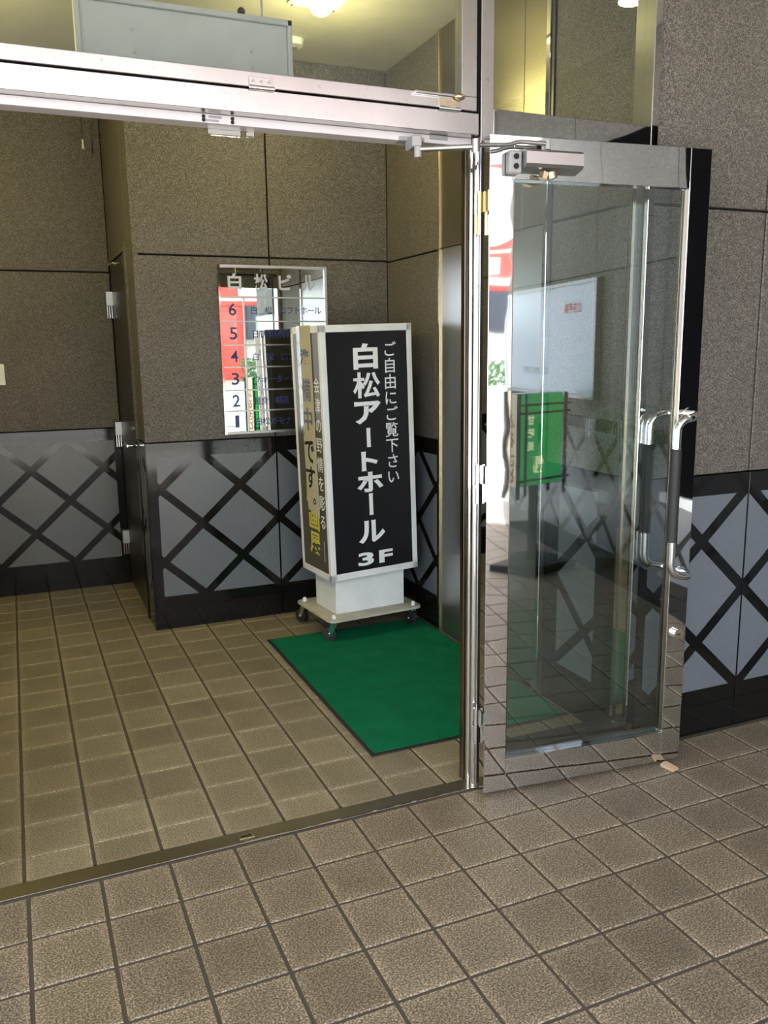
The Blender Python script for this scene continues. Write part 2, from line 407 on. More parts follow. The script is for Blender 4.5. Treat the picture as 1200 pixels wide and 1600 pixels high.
# ------------------------------------------------------------------ floors
T, J = 0.2, 0.0105
def tile_mesh(wx, wy, name):
    bm = bmesh.new(); bmesh.ops.create_cube(bm, size=1)
    bmesh.ops.scale(bm, vec=(wx, wy, 0.006), verts=bm.verts)
    top = [e for e in bm.edges if all(v.co.z > 0 for v in e.verts)]
    bmesh.ops.bevel(bm, geom=top, offset=0.0018, segments=1, affect='EDGES')
    me = bpy.data.meshes.new(name); bm.to_mesh(me); bm.free(); return me
def lay(root, x0, x1, y0, y1, ox, oy, material, holes=(), keep=None, JY=J):
    """tiles of the grid clipped to the rectangle; full tiles share one mesh"""
    cache = {}; rest = MB()
    i0, i1 = math.floor((x0-ox)/T), math.ceil((x1-ox)/T); j0, j1 = math.floor((y0-oy)/T), math.ceil((y1-oy)/T)
    for i in range(i0, i1):
        for j in range(j0, j1):
            a, b = max(x0, ox+i*T+J/2), min(x1, ox+(i+1)*T-J/2); c, d = max(y0, oy+j*T+JY/2), min(y1, oy+(j+1)*T-JY/2)
            if b-a < 0.012 or d-c < 0.012: continue
            if any(a >= h[0]-.005 and b <= h[1]+.005 and c >= h[2]-.005 and d <= h[3]+.005 for h in holes): continue
            dz = random.uniform(-0.0005, 0.0004)
            if keep and not keep((a+b)/2, (c+d)/2):
                rest.box(a, b, c, d, -0.006, 0.0); continue
            k = (round(b-a, 3), round(d-c, 3))
            if k not in cache:
                cache[k] = tile_mesh(b-a, d-c, 'tile'); cache[k].materials.append(MT[material])
            o = bpy.data.objects.new('tile', cache[k]); COL.objects.link(o)
            o.parent = root; o.location = Vector(((a+b)/2, (c+d)/2, -0.003+dz)) - CEN[root.name]
            o.rotation_euler = (random.uniform(-.0012, .0012), random.uniform(-.0012, .0012), 0)
    if len(rest.bm.verts):
        r = rest.build('tile_field', material, root); r['kind'] = 'stuff'
WEND = -4.55     # the porch ends here towards the street
WX = 2.4         # its right hand wall
fl = struct('floor', (0.6, -2.2, -0.01), label='porch floor of square speckled brown tiles in front of the door')
B(-6, WX+0.3, WEND, 0.09, -0.06, -0.0035).build('grout_bed', 'grout', fl)
lay(fl, -6, WX, WEND, 0.010, 0.0, 0.0, 'tile', keep=lambda x, y: -1.3 < x < 2.3 and y > -1.62)
fl2 = struct('floor', (0.2, 1.7, -0.01), label='lobby floor of square olive brown tiles behind the threshold')
B(-3.0, 1.40, 0.072, 3.45, -0.06, -0.0035).build('grout_bed', 'grout', fl2)
lay(fl2, -3.0, 1.345, 0.078, 3.395, -0.01, 0.01, 'tile_in', holes=[(-.09, 1.4, 2.28, 3.5)], keep=lambda x, y: x > -1.0, JY=0.0045)
tr = struct('trim_1', (-0.15, 0.04, 0), label='brushed metal threshold strip set in the floor')
B(-0.95, 0.668, 0.010, 0.078, -0.05, 0.002, 0.001).build('strip', 'threshold', tr)
B(-0.95, 0.668, 0.006, 0.013, -0.04, 0.0035, 0.001).build('nosing', 'chrome', tr)
sk = B(-0.175, -0.125, 0.030, 0.056, 0.0015, 0.0035, 0.0006).build('floor_socket', 'brass', tr)
B(-0.168, -0.134, 0.037, 0.049, 0.003, 0.0042).build('socket_slot', 'gap', sk)

# ------------------------------------------------------------------ lobby shell
ZC = 3.06
cl = struct('ceiling', (0, 1.7, ZC))
B(-3.05, 1.40, 0.1, 3.5, ZC, ZC+0.1).build('lobby_ceiling', 'ceil', cl)
wb = struct('wall_back', (-0.5, 3.4, 0))
B(-3.05, 1.5, 3.43, 3.55, 0, ZC).build('wall_core', 'gap', wb)
jz = 0.004
wall_panels(wb, 'x', 3.4, -1,
    [(-1.20+jz, -0.09, 1.05+jz, 2.035-jz), (-1.20+jz, -0.09, 2.035+jz, ZC), (-3.0, -1.20-jz, 1.05+jz, 2.035-jz), (-3.0, -1.20-jz, 2.035+jz, ZC)],
    [(-1.20+0.002, -0.09, 0.0, 1.05), (-3.0, -1.20-0.002, 0.0, 1.05)], (-0.432, 0.594), [(-1.19, -0.135), (-2.95, -1.21)])
wp = struct('wall_pier', (0.6, 2.28, 0))
B(-0.055, 1.5, 2.31, 3.43, 0, ZC).build('wall_core', 'gap', wp)
wall_panels(wp, 'x', 2.28, -1,
    [(-0.088, 0.641-jz, 1.05+jz, 2.035-jz), (-0.088, 0.641-jz, 2.035+jz, ZC), (0.641+jz, 1.348, 1.05+jz, 2.035-jz), (0.641+jz, 1.348, 2.035+jz, ZC)],
    [(-0.088, 0.641-0.002, 0.0, 1.05), (0.641+0.002, 1.348, 0.0, 1.05)], (0.1985, 0.590), [(-0.035, 0.636), (0.646, 1.32)])
# side of the pier that faces left: granite return, door beyond
wall_panels(wp, 'y', -0.088, -1,
    [(2.284, 2.52, 1.05+jz, ZC), (2.525, 3.396, 2.12, ZC)], [(2.284, 2.52, 0.0, 1.05)], (2.42, 0.590), [(2.33, 2.49)])
wr = struct('wall_right', (1.35, 1.2, 0))
B(1.38, 1.5, 0.1, 3.43, 0, ZC).build('wall_core', 'gap', wr)
wall_panels(wr, 'y', 1.35, -1,
    [(1.605, 2.282, 1.05+jz, 2.03-jz), (1.605, 2.282, 2.03+jz, ZC), (0.105, 0.612, 1.05+jz, 2.03-jz), (0.105, 0.612, 2.03+jz, ZC)],
    [(1.605, 2.282, 0.0, 1.05), (0.105, 0.612, 0.0, 1.05)], (1.872, 0.590), [(1.64, 2.25), (0.253, 0.505)])
# metal front in that wall: brushed lift-like door with a hammered panel over it
d3 = struct('door_3', (1.35, 1.12, 0), label='brushed steel door panel with a hammered metal panel above it')
B(1.345, 1.38, 0.66, 1.592, 0.0, 2.03, 0.002).build('door_panel', 'brushed', d3)
B(1.343, 1.38, 0.66, 0.826, 2.034, ZC, 0.001).build('hammered_panel', 'hammered', d3)
B(1.343, 1.38, 0.830, 1.592, 2.034, ZC, 0.001).build('hammered_panel', 'hammered', d3)
B(1.335, 1.38, 1.592, 1.605, 0.0, ZC, 0.002).build('frame_post', 'brass', d3)
B(1.335, 1.38, 0.632, 0.660, 0.0, ZC, 0.002).build('frame_post', 'mirror', d3)
B(1.342, 1.38, 0.612, 0.632, 0.0, ZC, 0.001).build('recess_trim', 'dark', d3)  # dark trim strip of the recess beside the door frame
wl = struct('wall_left', (-3.05, 1.7, 0))
B(-3.15, -3.0, 0.1, 3.45, 0, ZC, 0.004).build('granite_slab', 'granite', wl)

# side door in the pier, seen at a glancing angle
d2 = struct('door_2', (-0.09, 2.96, 0), label='dark narrow door in the side of the granite pier')
B(-0.086, -0.058, 2.585, 3.375, 0.012, 2.08, 0.003).build('leaf', 'dark', d2)
B(-0.100, -0.050, 2.522, 2.580, 1.051, 2.12, 0.003).build('jamb', 'granite', d2)
B(-0.098, -0.050, 2.522, 2.580, 0.0, 1.05, 0.003).build('jamb', 'black', d2)
B(-0.094, -0.050, 2.58, 3.396, 2.085, 2.118, 0.002).build('header', 'granite', d2)
for z in (0.30, 1.02, 1.84):
    h = MB().box(-0.128, -0.082, 3.340, 3.394, z-0.015, z+0.075, 0.003).build('hinge', 'brushed', d2)
    for k in (-1, 0, 1):
        MB().cyl((-0.106+k*0.014, 3.36, z-0.09), (-0.106+k*0.014, 3.36, z-0.014), 0.0055, 10).build('hinge_knuckle', 'chrome', h, True)
lv = MB().cyl((-0.088, 2.66, 1.005), (-0.135, 2.66, 1.005), 0.010).tube([(-0.132, 2.655, 1.005), (-0.132, 2.80, 1.005)], 0.008, 10).build('lever_handle', 'chrome', d2, True)
MB().cyl((-0.087, 2.70, 1.10), (-0.10, 2.70, 1.10), 0.016, 16).build('lock_cylinder', 'chrome', d2, True)
B(-0.091, -0.086, 2.64, 2.68, 0.92, 1.14, 0.001).build('handle_plate', 'dark', d2)
MB().tube([(-0.088, 2.75, 2.03), (-0.14, 2.75, 2.03), (-0.14, 3.05, 2.045)], 0.007, 8, bend=0.01).build('closer_arm', 'chrome', d2, True)

# ------------------------------------------------------------------ facade: frame, transoms, sidelite, granite
HZ0, HZ1 = 2.172, 2.236
hd = struct('trim_2', (-0.15, 0.05, 2.2), label='stainless head beam over the doorway')
B(-0.95, 0.660, 0.0, 0.10, HZ0+0.003, HZ1, 0.001).build('beam', 'steel', hd)
B(-0.95, 0.660, 0.046, 0.105, HZ0-0.021, HZ0+0.0025, 0.001).build('stop_strip', 'soffit', hd)
for x in (-0.174, -0.094):
    for z in (HZ0-0.0055, HZ0-0.0145):
        MB().cyl((x, 0.0465, z), (x, 0.043, z), 0.0050, 12).build('screw_head', 'gap', hd, True)
for x, z in ((-0.142, HZ0-0.005), (-0.150, HZ0-0.0145)):
    B(x-0.018, x+0.018, 0.0445, 0.0463, z-0.0032, z+0.0032, 0.0005).build('adjusting_slot', 'grey', hd)
B(-0.150, -0.055, 0.1055, 0.120, HZ0-0.036, HZ0+0.03, 0.002).build('keeper_plate', 'chrome', hd)
B(-0.04, -0.015, 0.1055, 0.12, HZ0-0.034, HZ0+0.03, 0.002).build('keeper_plate', 'chrome', hd)
B(0.515, 0.575, 0.040, 0.0457, HZ0-0.010, HZ0+0.002, 0.001).build('stop_block', 'grey', hd)
ps = struct('trim_3', (0.69, 0.05, 0), label='mirror stainless post between doorway and sidelite')
B(0.668, 0.712, 0.0, 0.10, 0.0, ZC, 0.0015).build('post', 'steel', ps)
for y in (0.028, 0.058):
    MB().cyl((0.670, y, 0.002), (0.670, y, HZ0-0.024), 0.0125, 20).build('edge_bead', 'mirror', ps, True)
B(0.655, 0.6685, 0.074, 0.100, 0.002, HZ0-0.024, 0.001).build('stop_strip', 'bronze', ps)
pl2 = struct('trim_4', (-0.97, 0.05, 0), label='stainless post at the left end of the doorway')
B(-0.995, -0.951, 0.0, 0.10, 0.0, ZC, 0.0015).build('post', 'steel', pl2)

# hinged transom sash above the doorway
w1 = struct('window_1', (-0.15, 0.03, 2.6), label='hinged transom window above the open doorway')
SZ0, SZ1, SZT = 2.242, 2.281, 2.99
B(-0.945, 0.653, 0.0, 0.045, SZ0, SZ1, 0.0015).build('bottom_rail', 'steel', w1)
B(-0.945, 0.653, 0.0, 0.045, SZT, SZT+0.045, 0.0015).build('top_rail', 'steel', w1)
B(0.601, 0.653, 0.0, 0.045, SZ1+0.0005, SZT-0.0005, 0.0015).build('stile', 'steel', w1)
B(-0.945, -0.893, 0.0, 0.045, SZ1+0.0005, SZT-0.0005, 0.0015).build('stile', 'steel', w1)
B(-0.892, 0.600, 0.020, 0.026, SZ1+0.001, SZT-0.001).build('pane', 'glass2', w1)
for x in (0.0, 0.5):
    x = -0.022 if x == 0 else 0.556
    h = MB().cyl((x-0.036, -0.006, 2.2395), (x+0.036, -0.006, 2.2395), 0.0065, 12).build('hinge', 'chrome', w1, True)
    B(x-0.034, x+0.034, -0.004, -0.0003, 2.246, 2.268, 0.0005).build('hinge_leaf', 'brass' if x > .3 else 'steel', h)
    for k in (-1, 0, 1):
        MB().cyl((x+k*0.022, -0.0055, 2.257), (x+k*0.022, -0.0035, 2.257), 0.004, 10).build('screw_head', 'grey', h, True)
lt = B(0.44, 0.60, -0.014, -0.0003, 2.271, 2.280, 0.002).build('latch_bar', 'chrome', w1)
MB().ball((0.588, -0.012, 2.274), 0.016, (1.1, 0.7, 0.6)).build('latch_knob', 'brass', lt, True)
B(-0.95, 0.667, 0.046, 0.098, HZ1+0.001, SZ0+0.004).build('rebate', 'gap', w1)
B(0.654, 0.6675, 0.03, 0.098, SZ0, ZC-0.02).build('rebate', 'gap', w1)
# fixed transom over the sidelite
w2 = struct('window_2', (1.02, 0.05, 2.65), label='fixed transom window over the sidelite, right of the post')
B(0.7125, 1.3195, 0.048, 0.054, 2.256, 3.02).build('pane', 'glass2', w2)
B(0.7125, 1.3195, 0.0, 0.10, 2.170, 2.255, 0.002).build('bottom_rail', 'mirror', w2)
B(0.7125, 1.3195, 0.0, 0.10, 3.021, ZC, 0.002).build('top_rail', 'steel', w2)
B(1.320, 1.3495, 0.0, 0.10, 0.0, ZC, 0.002).build('jamb', 'mirror', w2)
# sidelite behind the open door leaf
w3 = struct('window_3', (1.02, 0.05, 1.1), label='fixed sidelite glass behind the open door')
B(0.7125, 1.3195, 0.048, 0.056, 0.112, 2.140).build('pane', 'glass2', w3)
B(0.7125, 1.3195, 0.01, 0.10, 0.0, 0.111, 0.002).build('bottom_rail', 'dark', w3)  # dark finish paints in the shadowed gap along the bottom
B(0.7125, 1.3195, 0.01, 0.10, 2.141, 2.169, 0.002).build('top_rail', 'mirror', w3)
B(0.740, 0.752, 0.040, 0.0475, 0.112, 2.140, 0.001).build('glazing_bead', 'bronze', w3)
B(1.290, 1.302, 0.040, 0.0475, 0.112, 2.140, 0.001).build('glazing_bead', 'bronze', w3)

# granite facade right of the door
wf = struct('wall_front', (1.9, 0.05, 0))
B(1.351, WX+0.15, 0.046, 0.10, 0, 3.2).build('wall_core', 'gap', wf)
XJ = 1.878
wall_panels(wf, 'x', 0.016, -1,
    [(1.352, XJ-jz, 1.05+jz, 2.012-jz), (1.352, XJ-jz, 2.012+jz, 3.1), (XJ+jz, WX-0.002, 1.05+jz, 2.012-jz), (XJ+jz, WX-0.002, 2.012+jz, 3.1)],
    [(1.352, XJ-0.0025, 0.0, 1.05), (XJ+0.0025, WX-0.002, 0.0, 1.05)], (XJ, 0.590), [(1.40, XJ-0.005), (XJ+0.005, WX-0.03)])
wf2 = struct('wall_front', (-3.4, 0.05, 0))
B(-6.0, -0.997, 0.016, 0.10, 0, 3.2, 0.003).build('granite_slab', 'granite', wf2)
B(-0.996, WX+0.15, 0.0, 0.10, ZC+0.001, 3.2).build('lintel', 'granite', wf2)

# ------------------------------------------------------------------ the open glass door
PHI = math.atan2(-0.0775, 0.802)
HINGE = (0.665, -0.060, 0.0)
LW, LZ0, LZ1, TH = 0.798, 0.013, 2.166, 0.042
dr = struct('door_1', HINGE, PHI, local=True, label='stainless framed glass door leaf swung fully open')
ST, SR = 0.082, 0.080                   # stile widths
B(0.0, ST, 0.0, TH, LZ0, LZ1, 0.0012).build('stile', 'mirror', dr)
B(LW-SR, LW, 0.0, TH, LZ0, LZ1, 0.0012).build('stile', 'mirror', dr)
B(ST+0.0003, LW-SR-0.0003, 0.0, TH, 2.040, LZ1, 0.0012).build('top_rail', 'mirror', dr)
B(ST+0.0003, LW-SR-0.0003, 0.0, TH, LZ0, 0.128, 0.0012).build('bottom_rail', 'mirror', dr)
B(ST-0.004, LW-SR+0.004, 0.018, 0.024, 0.1285, 2.0395).build('pane', 'glass', dr)
for x in (ST+0.004, LW-SR-0.004):
    B(x-0.004, x+0.004, 0.010, 0.0178, 0.130, 2.038, 0.001).build('glazing_bead', 'bronze', dr)
    B(x-0.004, x+0.004, 0.0242, 0.033, 0.130, 2.038, 0.001).build('glazing_bead', 'bronze', dr)
B(ST+0.009, LW-SR-0.009, 0.0242, 0.036, 0.1285, 0.142, 0.001).build('glazing_bead', 'dark', dr)
def handle(side):
    y0 = 0.0 if side < 0 else TH
    yo = y0 + side*0.062
    xg, xa = LW-0.126, LW-0.034
    if side > 0: xg, xa = LW-0.118, LW-0.034
    h = MB().tube([(xa, y0-side*0.001, 1.30), (xa, yo, 1.30), (xg, yo, 1.285), (xg, yo, 0.752), (xa, yo, 0.735), (xa, y0-side*0.001, 0.735)], 0.0145, 14, bend=0.042).build('pull_handle', 'chrome', dr, True)
    g = MB().cyl((xg, yo, 0.868), (xg, yo, 1.190), 0.0185, 18).build('rubber_grip', 'rubber', h, True)
    g['label'] = 'black rubber sleeve'
    for z in (1.30, 0.735):
        MB().cyl((xa, y0+side*0.0002, z), (xa, y0+side*0.005, z), 0.024, 18).build('rose', 'chrome', h, True)
handle(-1); handle(1)
lk = MB().cyl((LW-0.040, 0.001, 0.508), (LW-0.040, -0.016, 0.508), 0.020, 20).build('lock_cylinder', 'chrome', dr, True)
B(LW-0.046, LW-0.034, -0.0175, -0.0163, 0.505, 0.511).build('keyhole', 'gap', lk)
for z in (1.945, 1.095, 0.245):
    h = MB().cyl((-0.010, 0.052, z-0.065), (-0.010, 0.052, z+0.065), 0.0075, 12).build('hinge', 'brass' if z > 1.5 else 'chrome', dr, True)
    B(-0.0028, -0.0003, 0.004, 0.052, z+0.002, z+0.063, 0.0005).build('hinge_leaf', 'brass' if z > 1.5 else 'chrome', h)
    B(-0.024, -0.008, 0.055, 0.0575, z-0.063, z-0.002, 0.0005).build('hinge_leaf', 'brass' if z > 1.5 else 'chrome', h)
# overhead closer with folded arm
cb = MB().prism([(0.095, -0.002, 2.058), (0.095, -0.048, 2.068), (0.095, -0.056, 2.078), (0.095, -0.056, 2.112), (0.095, -0.046, 2.120), (0.095, -0.002, 2.124)], (0.195, 0, 0)).build('door_closer', 'brushed', dr)
B(0.052, 0.094, -0.030, -0.0005, 2.052, 2.118, 0.004).build('closer_bracket', 'grey', cb)
for z in (2.072, 2.100):
    MB().cyl((0.073, -0.034, z), (0.073, -0.0295, z), 0.0085, 12).build('closer_screw', 'gap', cb, True)
MB().cyl((0.178, -0.030, 2.125), (0.178, -0.030, 2.150), 0.010, 12).build('spindle', 'grey', cb, True)
MB().cyl((0.168, -0.032, 2.058), (0.162, -0.032, 2.038), 0.015, 6).cyl((0.190, -0.032, 2.058), (0.194, -0.034, 2.040), 0.016, 12).build('adjuster_knob', 'brass', cb, True)
MB().tube([(0.185, -0.030, 2.141), (0.075, -0.036, 2.141), (0.045, -0.040, 2.128), (-0.070, -0.058, 2.118)], 0.0065, 10, bend=0.02).build('main_arm', 'brushed', cb, True)
MB().tube([(-0.072, -0.058, 2.113), (-0.215, 0.035, 2.118)], 0.008, 10).cyl((-0.072, -0.058, 2.098), (-0.072, -0.058, 2.134), 0.012, 12).build('fore_arm', 'brushed', cb, True)
MB().box(-0.262, -0.18, 0.078, 0.120, 2.150, 2.162, 0.002).cyl((-0.218, 0.036, 2.095), (-0.218, 0.036, 2.124), 0.011, 12).box(-0.236, -0.206, 0.030, 0.100, 2.124, 2.158, 0.004).build('arm_shoe', 'grey', cb)

wd = MB().prism([(-0.026, -0.016, 0.0), (0.028, -0.016, 0.0), (0.028, -0.016, 0.008), (-0.026, -0.016, 0.013)], (0, 0.032, 0))
wdo = thing('door_wedge', 'small tan wooden wedge under the free corner of the open glass door', 'door stop', (1.392, -0.163, 0.0), -1.35, local=True)
wd.build('wedge', 'tan', wdo)

# ------------------------------------------------------------------ green mat
mt = thing('door_mat', 'green pile mat with black rubber edge under the black sign', 'mat', (0.88, 1.11, 0.001))
B(0.425, 1.335, 0.375, 1.850, 0.0012, 0.0045, 0.0015).build('rubber_border', 'rubber', mt)
B(0.441, 1.319, 0.392, 1.834, 0.0046, 0.0085, 0.0015).build('pile', 'mat', mt)

# ------------------------------------------------------------------ sign on a dolly
W_, D_, H_, RZ, LEAN = 0.527, 0.374, 1.319, 0.095, -0.025
sg = thing('sign_stand', 'tall black and white advertising box on wheels standing on the green mat', 'sign', (0.9776, 1.8612, 0.0), RZ, local=True)
hw, hd_ = W_/2, D_/2; ZB = 0.336
LM = Matrix.Translation((-hw, 0, ZB)) @ Matrix.Rotation(LEAN, 4, 'Y') @ Matrix.Translation((hw, 0, -ZB))
fw = 0.040
bx = MB().box(-hw+0.004, hw-0.004, -hd_+0.004, hd_-0.004, ZB+0.004, ZB+H_-0.004, 0.002).build('cabinet', 'cream', sg, m=LM)
fr = MB()
for sx in (-1, 1):
    for sy in (-1, 1):
        x0, y0 = sx*hw, sy*hd_
        fr.box(min(x0, x0-sx*fw*0.8), max(x0, x0-sx*fw*0.8), min(y0, y0-sy*0.03), max(y0, y0-sy*0.03), ZB, ZB+H_, 0.002)
for z0 in (ZB, ZB+H_-fw*0.9):
    fr.box(-hw, hw, -hd_, -hd_+0.014, z0, z0+fw*0.9, 0.0015); fr.box(-hw, hw, hd_-0.014, hd_, z0, z0+fw*0.9, 0.0015)
    fr.box(-hw, -hw+0.014, -hd_, hd_, z0, z0+fw*0.9, 0.0015); fr.box(hw-0.014, hw, -hd_, hd_, z0, z0+fw*0.9, 0.0015)
fr.build('frame', 'white', sg, m=LM)
B(-hw+0.031, hw-0.031, -hd_+0.0012, -hd_+0.0042, ZB+0.034, ZB+H_-0.034).build('front_panel', 'signblack', sg, m=LM)
fp = [o for o in sg.children if o.name.startswith('front_panel')][0]
yt = -hd_+0.0006
tx = Text((0, yt, ZB), (1, 0, 0), (0, 0, 1))
def zpx(v): return (908-2.0-v)/398*H_        # rough height on the face from the photographed row
ZF = lambda f: H_*f
cx = -0.012
rows = [('白', 0.878, 0.142, 0.130), ('松', 0.768, 0.156, 0.132), ('ア', 0.661, 0.152, 0.115), ('ー', 0.562, 0.100, 0.024), ('ト', 0.469, 0.096, 0.102), ('ホ', 0.385, 0.150, 0.106), ('ー', 0.294, 0.116, 0.024), ('ル', 0.183, 0.154, 0.120)]
for ch, f, ww, hh in rows:
    if ch == 'ー': tx.put(ch, cx, ZF(f), ww, hh, 0.012, rot=True)
    else: tx.put(ch, cx, ZF(f), ww, hh, 0.038 if ch in 'アトホル白' else 0.020)
tx.put('3', -0.055, ZF(0.072), 0.094, 0.072, 0.035); tx.put('F', 0.066, ZF(0.072), 0.084, 0.070, 0.035)
for i, ch in enumerate('ご自由にご覧下さい'):
    tx.put(ch, 0.128, ZF(0.902-i*0.0632), 0.082, 0.082, 0.006, fit=False)
tx.build('letter', 'letter', fp, m=LM)
# left face with a taped paper notice
sp = B(-hw+0.0012, -hw+0.0042, -hd_+0.028, hd_-0.028, ZB+0.034, ZB+H_-0.034).build('side_panel', 'olive', sg, m=LM)
sp['label'] = 'olive side face'
# print on the left face: right = towards the front (-y), seen from -x
xl = -hw+0.0006
s1 = Text((xl, 0, ZB), (0, -1, 0), (0, 0, 1))
for i, ch in enumerate('会津の野情を彫る'): s1.put(ch, 0.115, ZF(0.775-i*0.077), 0.075, 0.085, 0.004, fit=False)
s1.put('ー', 0.115, ZF(0.115), 0.11, 0.006, 0, rot=True)
s1.build('white_letter', 'letter', sp, m=LM)
s2 = Text((xl, 0, ZB), (0, -1, 0), (0, 0, 1))
for ch, f in (('画', 0.235), ('展', 0.135)): s2.put(ch, 0.0, ZF(f), 0.135, 0.120, 0.03)
for ch, f in (('版', 0.345),): s2.put(ch, -0.02, ZF(f), 0.135, 0.120, 0.03)
s2.build('yellow_letter', 'yellow', sp, m=LM)
pn = MB().prism([(xl-0.0025, 0.095, ZB+H_+0.004), (xl-0.0025, -0.075, ZB+H_+0.004), (xl-0.003, -0.085, ZB+0.325), (xl-0.003, 0.060, ZB+0.36)], (-0.0008, 0, 0)).build('taped_notice', 'paper', sg, m=LM)
s3 = Text((xl-0.0046, 0, ZB), (0, -1, 0), (0, 0, 1))
for ch, f in (('準', 0.870), ('備', 0.755), ('中', 0.640), ('で', 0.510), ('す', 0.405)): s3.put(ch, -0.005, ZF(f), 0.115, 0.120, 0.022)
s3.put('。', 0.03, ZF(0.310), 0.035, 0.035, 0.02)
s3.build('ink_letter', 'ink', pn, m=LM)
tp = MB().box(xl-0.0052, xl-0.0046, 0.055, 0.10, ZB+0.75, ZB+H_+0.004).build('clear_tape', glass('clear_tape', (0.95, 0.95, 0.92), 0.05, 0.15), pn, m=LM)
# pedestal, plate, casters
B(-0.205, 0.218, -0.108, 0.150, 0.1285, 0.345, 0.002).build('pedestal', 'white', sg)
pt = MB()
pts = []
for (cxx, cyy, a0) in ((0.285-0.04, -0.205+0.04, -PI/2), (0.285-0.04, 0.262-0.04, 0), (-0.285+0.04, 0.262-0.04, PI/2), (-0.285+0.04, -0.205+0.04, PI)):
    for k in range(5): pts.append((cxx+0.04*math.cos(a0+k*PI/8), cyy+0.04*math.sin(a0+k*PI/8), 0.116))
pt.prism(pts, (0, 0, 0.012)).build('base_plate', 'cream', sg)
for i, (x, y, ang) in enumerate(((-0.245, -0.165, 2.5), (0.245, -0.165, 1.6), (-0.245, 0.222, 2.0), (0.245, 0.222, 1.2))):
    z0 = 0.0088 if y < 0 else 0.001
    c = MB().cyl((x, y, 0.100), (x, y, 0.1158), 0.024, 16)
    R_ = Matrix.Translation((x, y, 0)) @ Matrix.Rotation(ang, 4, 'Z')
    for s_ in (-1, 1):
        c.prism([(-0.018, s_*0.016, 0.1005), (0.018, s_*0.016, 0.1005), (0.036, s_*0.016, 0.035), (0.016, s_*0.016, 0.035)], (0, s_*0.003, 0), m=R_)
    c = c.build('caster', 'chrome', sg, True)
    wh = MB().cyl((0.026, -0.013, z0+0.038), (0.026, 0.013, z0+0.038), 0.038, 22, m=R_).build('wheel', 'rubber', c, True)
    MB().cyl((0.026, -0.021, z0+0.038), (0.026, 0.021, z0+0.038), 0.006, 10, m=R_).build('axle', 'chrome', c, True)
    MB().cyl((x, y, 0.1282), (x, y, 0.136), 0.013, 6).ball((x, y, 0.138), 0.0125, (1, 1, 1.1)).build('cap_nut', 'white', sg, True)

# ------------------------------------------------------------------ directory plate on the pier
db = thing('directory_board', 'mirror polished floor directory plate with blue numbers on the granite pier', 'sign', (0.655, 2.275, 1.54))
dx0, dx1, dz0, dz1, yd = 0.345, 0.965, 1.078, 1.993, 2.2795
B(dx0+0.01, dx1-0.01, yd-0.010, yd, dz0+0.01, dz1-0.01).build('mirror_plate', steel('polished_plate', (0.86, 0.86, 0.86), 0.015), db)
dp = [o for o in db.children if o.name.startswith('mirror_plate')][0]
B(dx0, dx0+0.014, yd-0.022, yd, dz0, dz1, 0.001).build('frame_bar', 'chrome', db)
B(dx1-0.014, dx1, yd-0.022, yd, dz0, dz1, 0.001).build('frame_bar', 'brushed', db)
B(dx0+0.0145, dx1-0.0145, yd-0.022, yd, dz1-0.014, dz1, 0.001).build('frame_bar', 'brushed', db)
B(dx0+0.0145, dx1-0.0145, yd-0.022, yd, dz0, dz0+0.014, 0.001).build('frame_bar', 'brushed', db)
rz = [dz1-0.1775 - k*0.1205 for k in range(6)]       # slot rails under the title and rows 6..2
rz = [1.822, 1.694, 1.566, 1.447, 1.321, 1.206]
for z in rz: B(dx0+0.0145, dx1-0.0145, yd-0.016, yd-0.0102, z-0.004, z+0.004, 0.0008).build('slot_rail', 'brushed', db)
B(0.480, 0.488, yd-0.0165, yd-0.0165+0.006, dz0+0.0145, rz[0]-0.0045, 0.0008).build('divider', 'brushed', db)
yt = yd-0.0108
tt = Text((0, yt-0.002, 0), (1, 0, 0), (0, 0, 1))
for ch, x in (('白', 0.438), ('松', 0.585), ('ビ', 0.722), ('ル', 0.862)): tt.put(ch, x, 1.905, 0.075, 0.085, 0.03)
tt.build('title_letter', 'brushed', dp)
nb = Text((0, yt, 0), (1, 0, 0), (0, 0, 1)); nm = Text((0, yt, 0), (1, 0, 0), (0, 0, 1))
zc = [(1.822+1.694)/2, (1.694+1.566)/2, (1.566+1.447)/2, (1.447+1.321)/2, (1.321+1.206)/2, (1.206+1.092)/2]
names = ['白 松 ロフトホール', '日新製糖株式会社', '白 松 ロフト', 'ウォーター画廊', '軽食 喫茶', '白松ガモナカ本舗']
for k in range(6):
    nb.put('654321'[k], 0.420, zc[k], 0.042 if k < 5 else 0.022, 0.066, 0.012)
    nm.row(names[k], 0.520, zc[k]-0.004, 0.046, 0.044 if k in (1, 3, 5) else 0.041, 0.004)
nb.build('number_letter', 'navy', dp); nm.build('name_letter', 'navy', dp)

# ------------------------------------------------------------------ small lobby things
hp = thing('hanging_panel', 'white framed blank panel hanging behind the transom window', 'panel', (-0.1, 0.5, 2.45))
PX0, PX1, PZ0, PZ1 = -0.45, 0.235, 2.27, 2.605
B(PX0+0.012, PX1-0.012, 0.515, 0.535, PZ0+0.01, PZ1-0.01).build('sheet', 'panel', hp)
f = MB().box(PX0, PX1, 0.50, 0.55, PZ1-0.018, PZ1, 0.002).box(PX0, PX1, 0.50, 0.55, PZ0, PZ0+0.018, 0.002).box(PX0, PX0+0.016, 0.50, 0.55, PZ0, PZ1, 0.002).box(PX1-0.016, PX1, 0.50, 0.55, PZ0, PZ1, 0.002)
f.build('frame', 'panel', hp)
for x in (-0.33, 0.14): MB().cyl((x, 0.525, PZ1-0.002), (x, 0.525, ZC), 0.004, 8).build('hanger_rod', 'grey', hp, True)
MB().ball((0.07, 0.52, PZ1+0.012), 0.013).build('hook_knob', 'gap', hp, True)
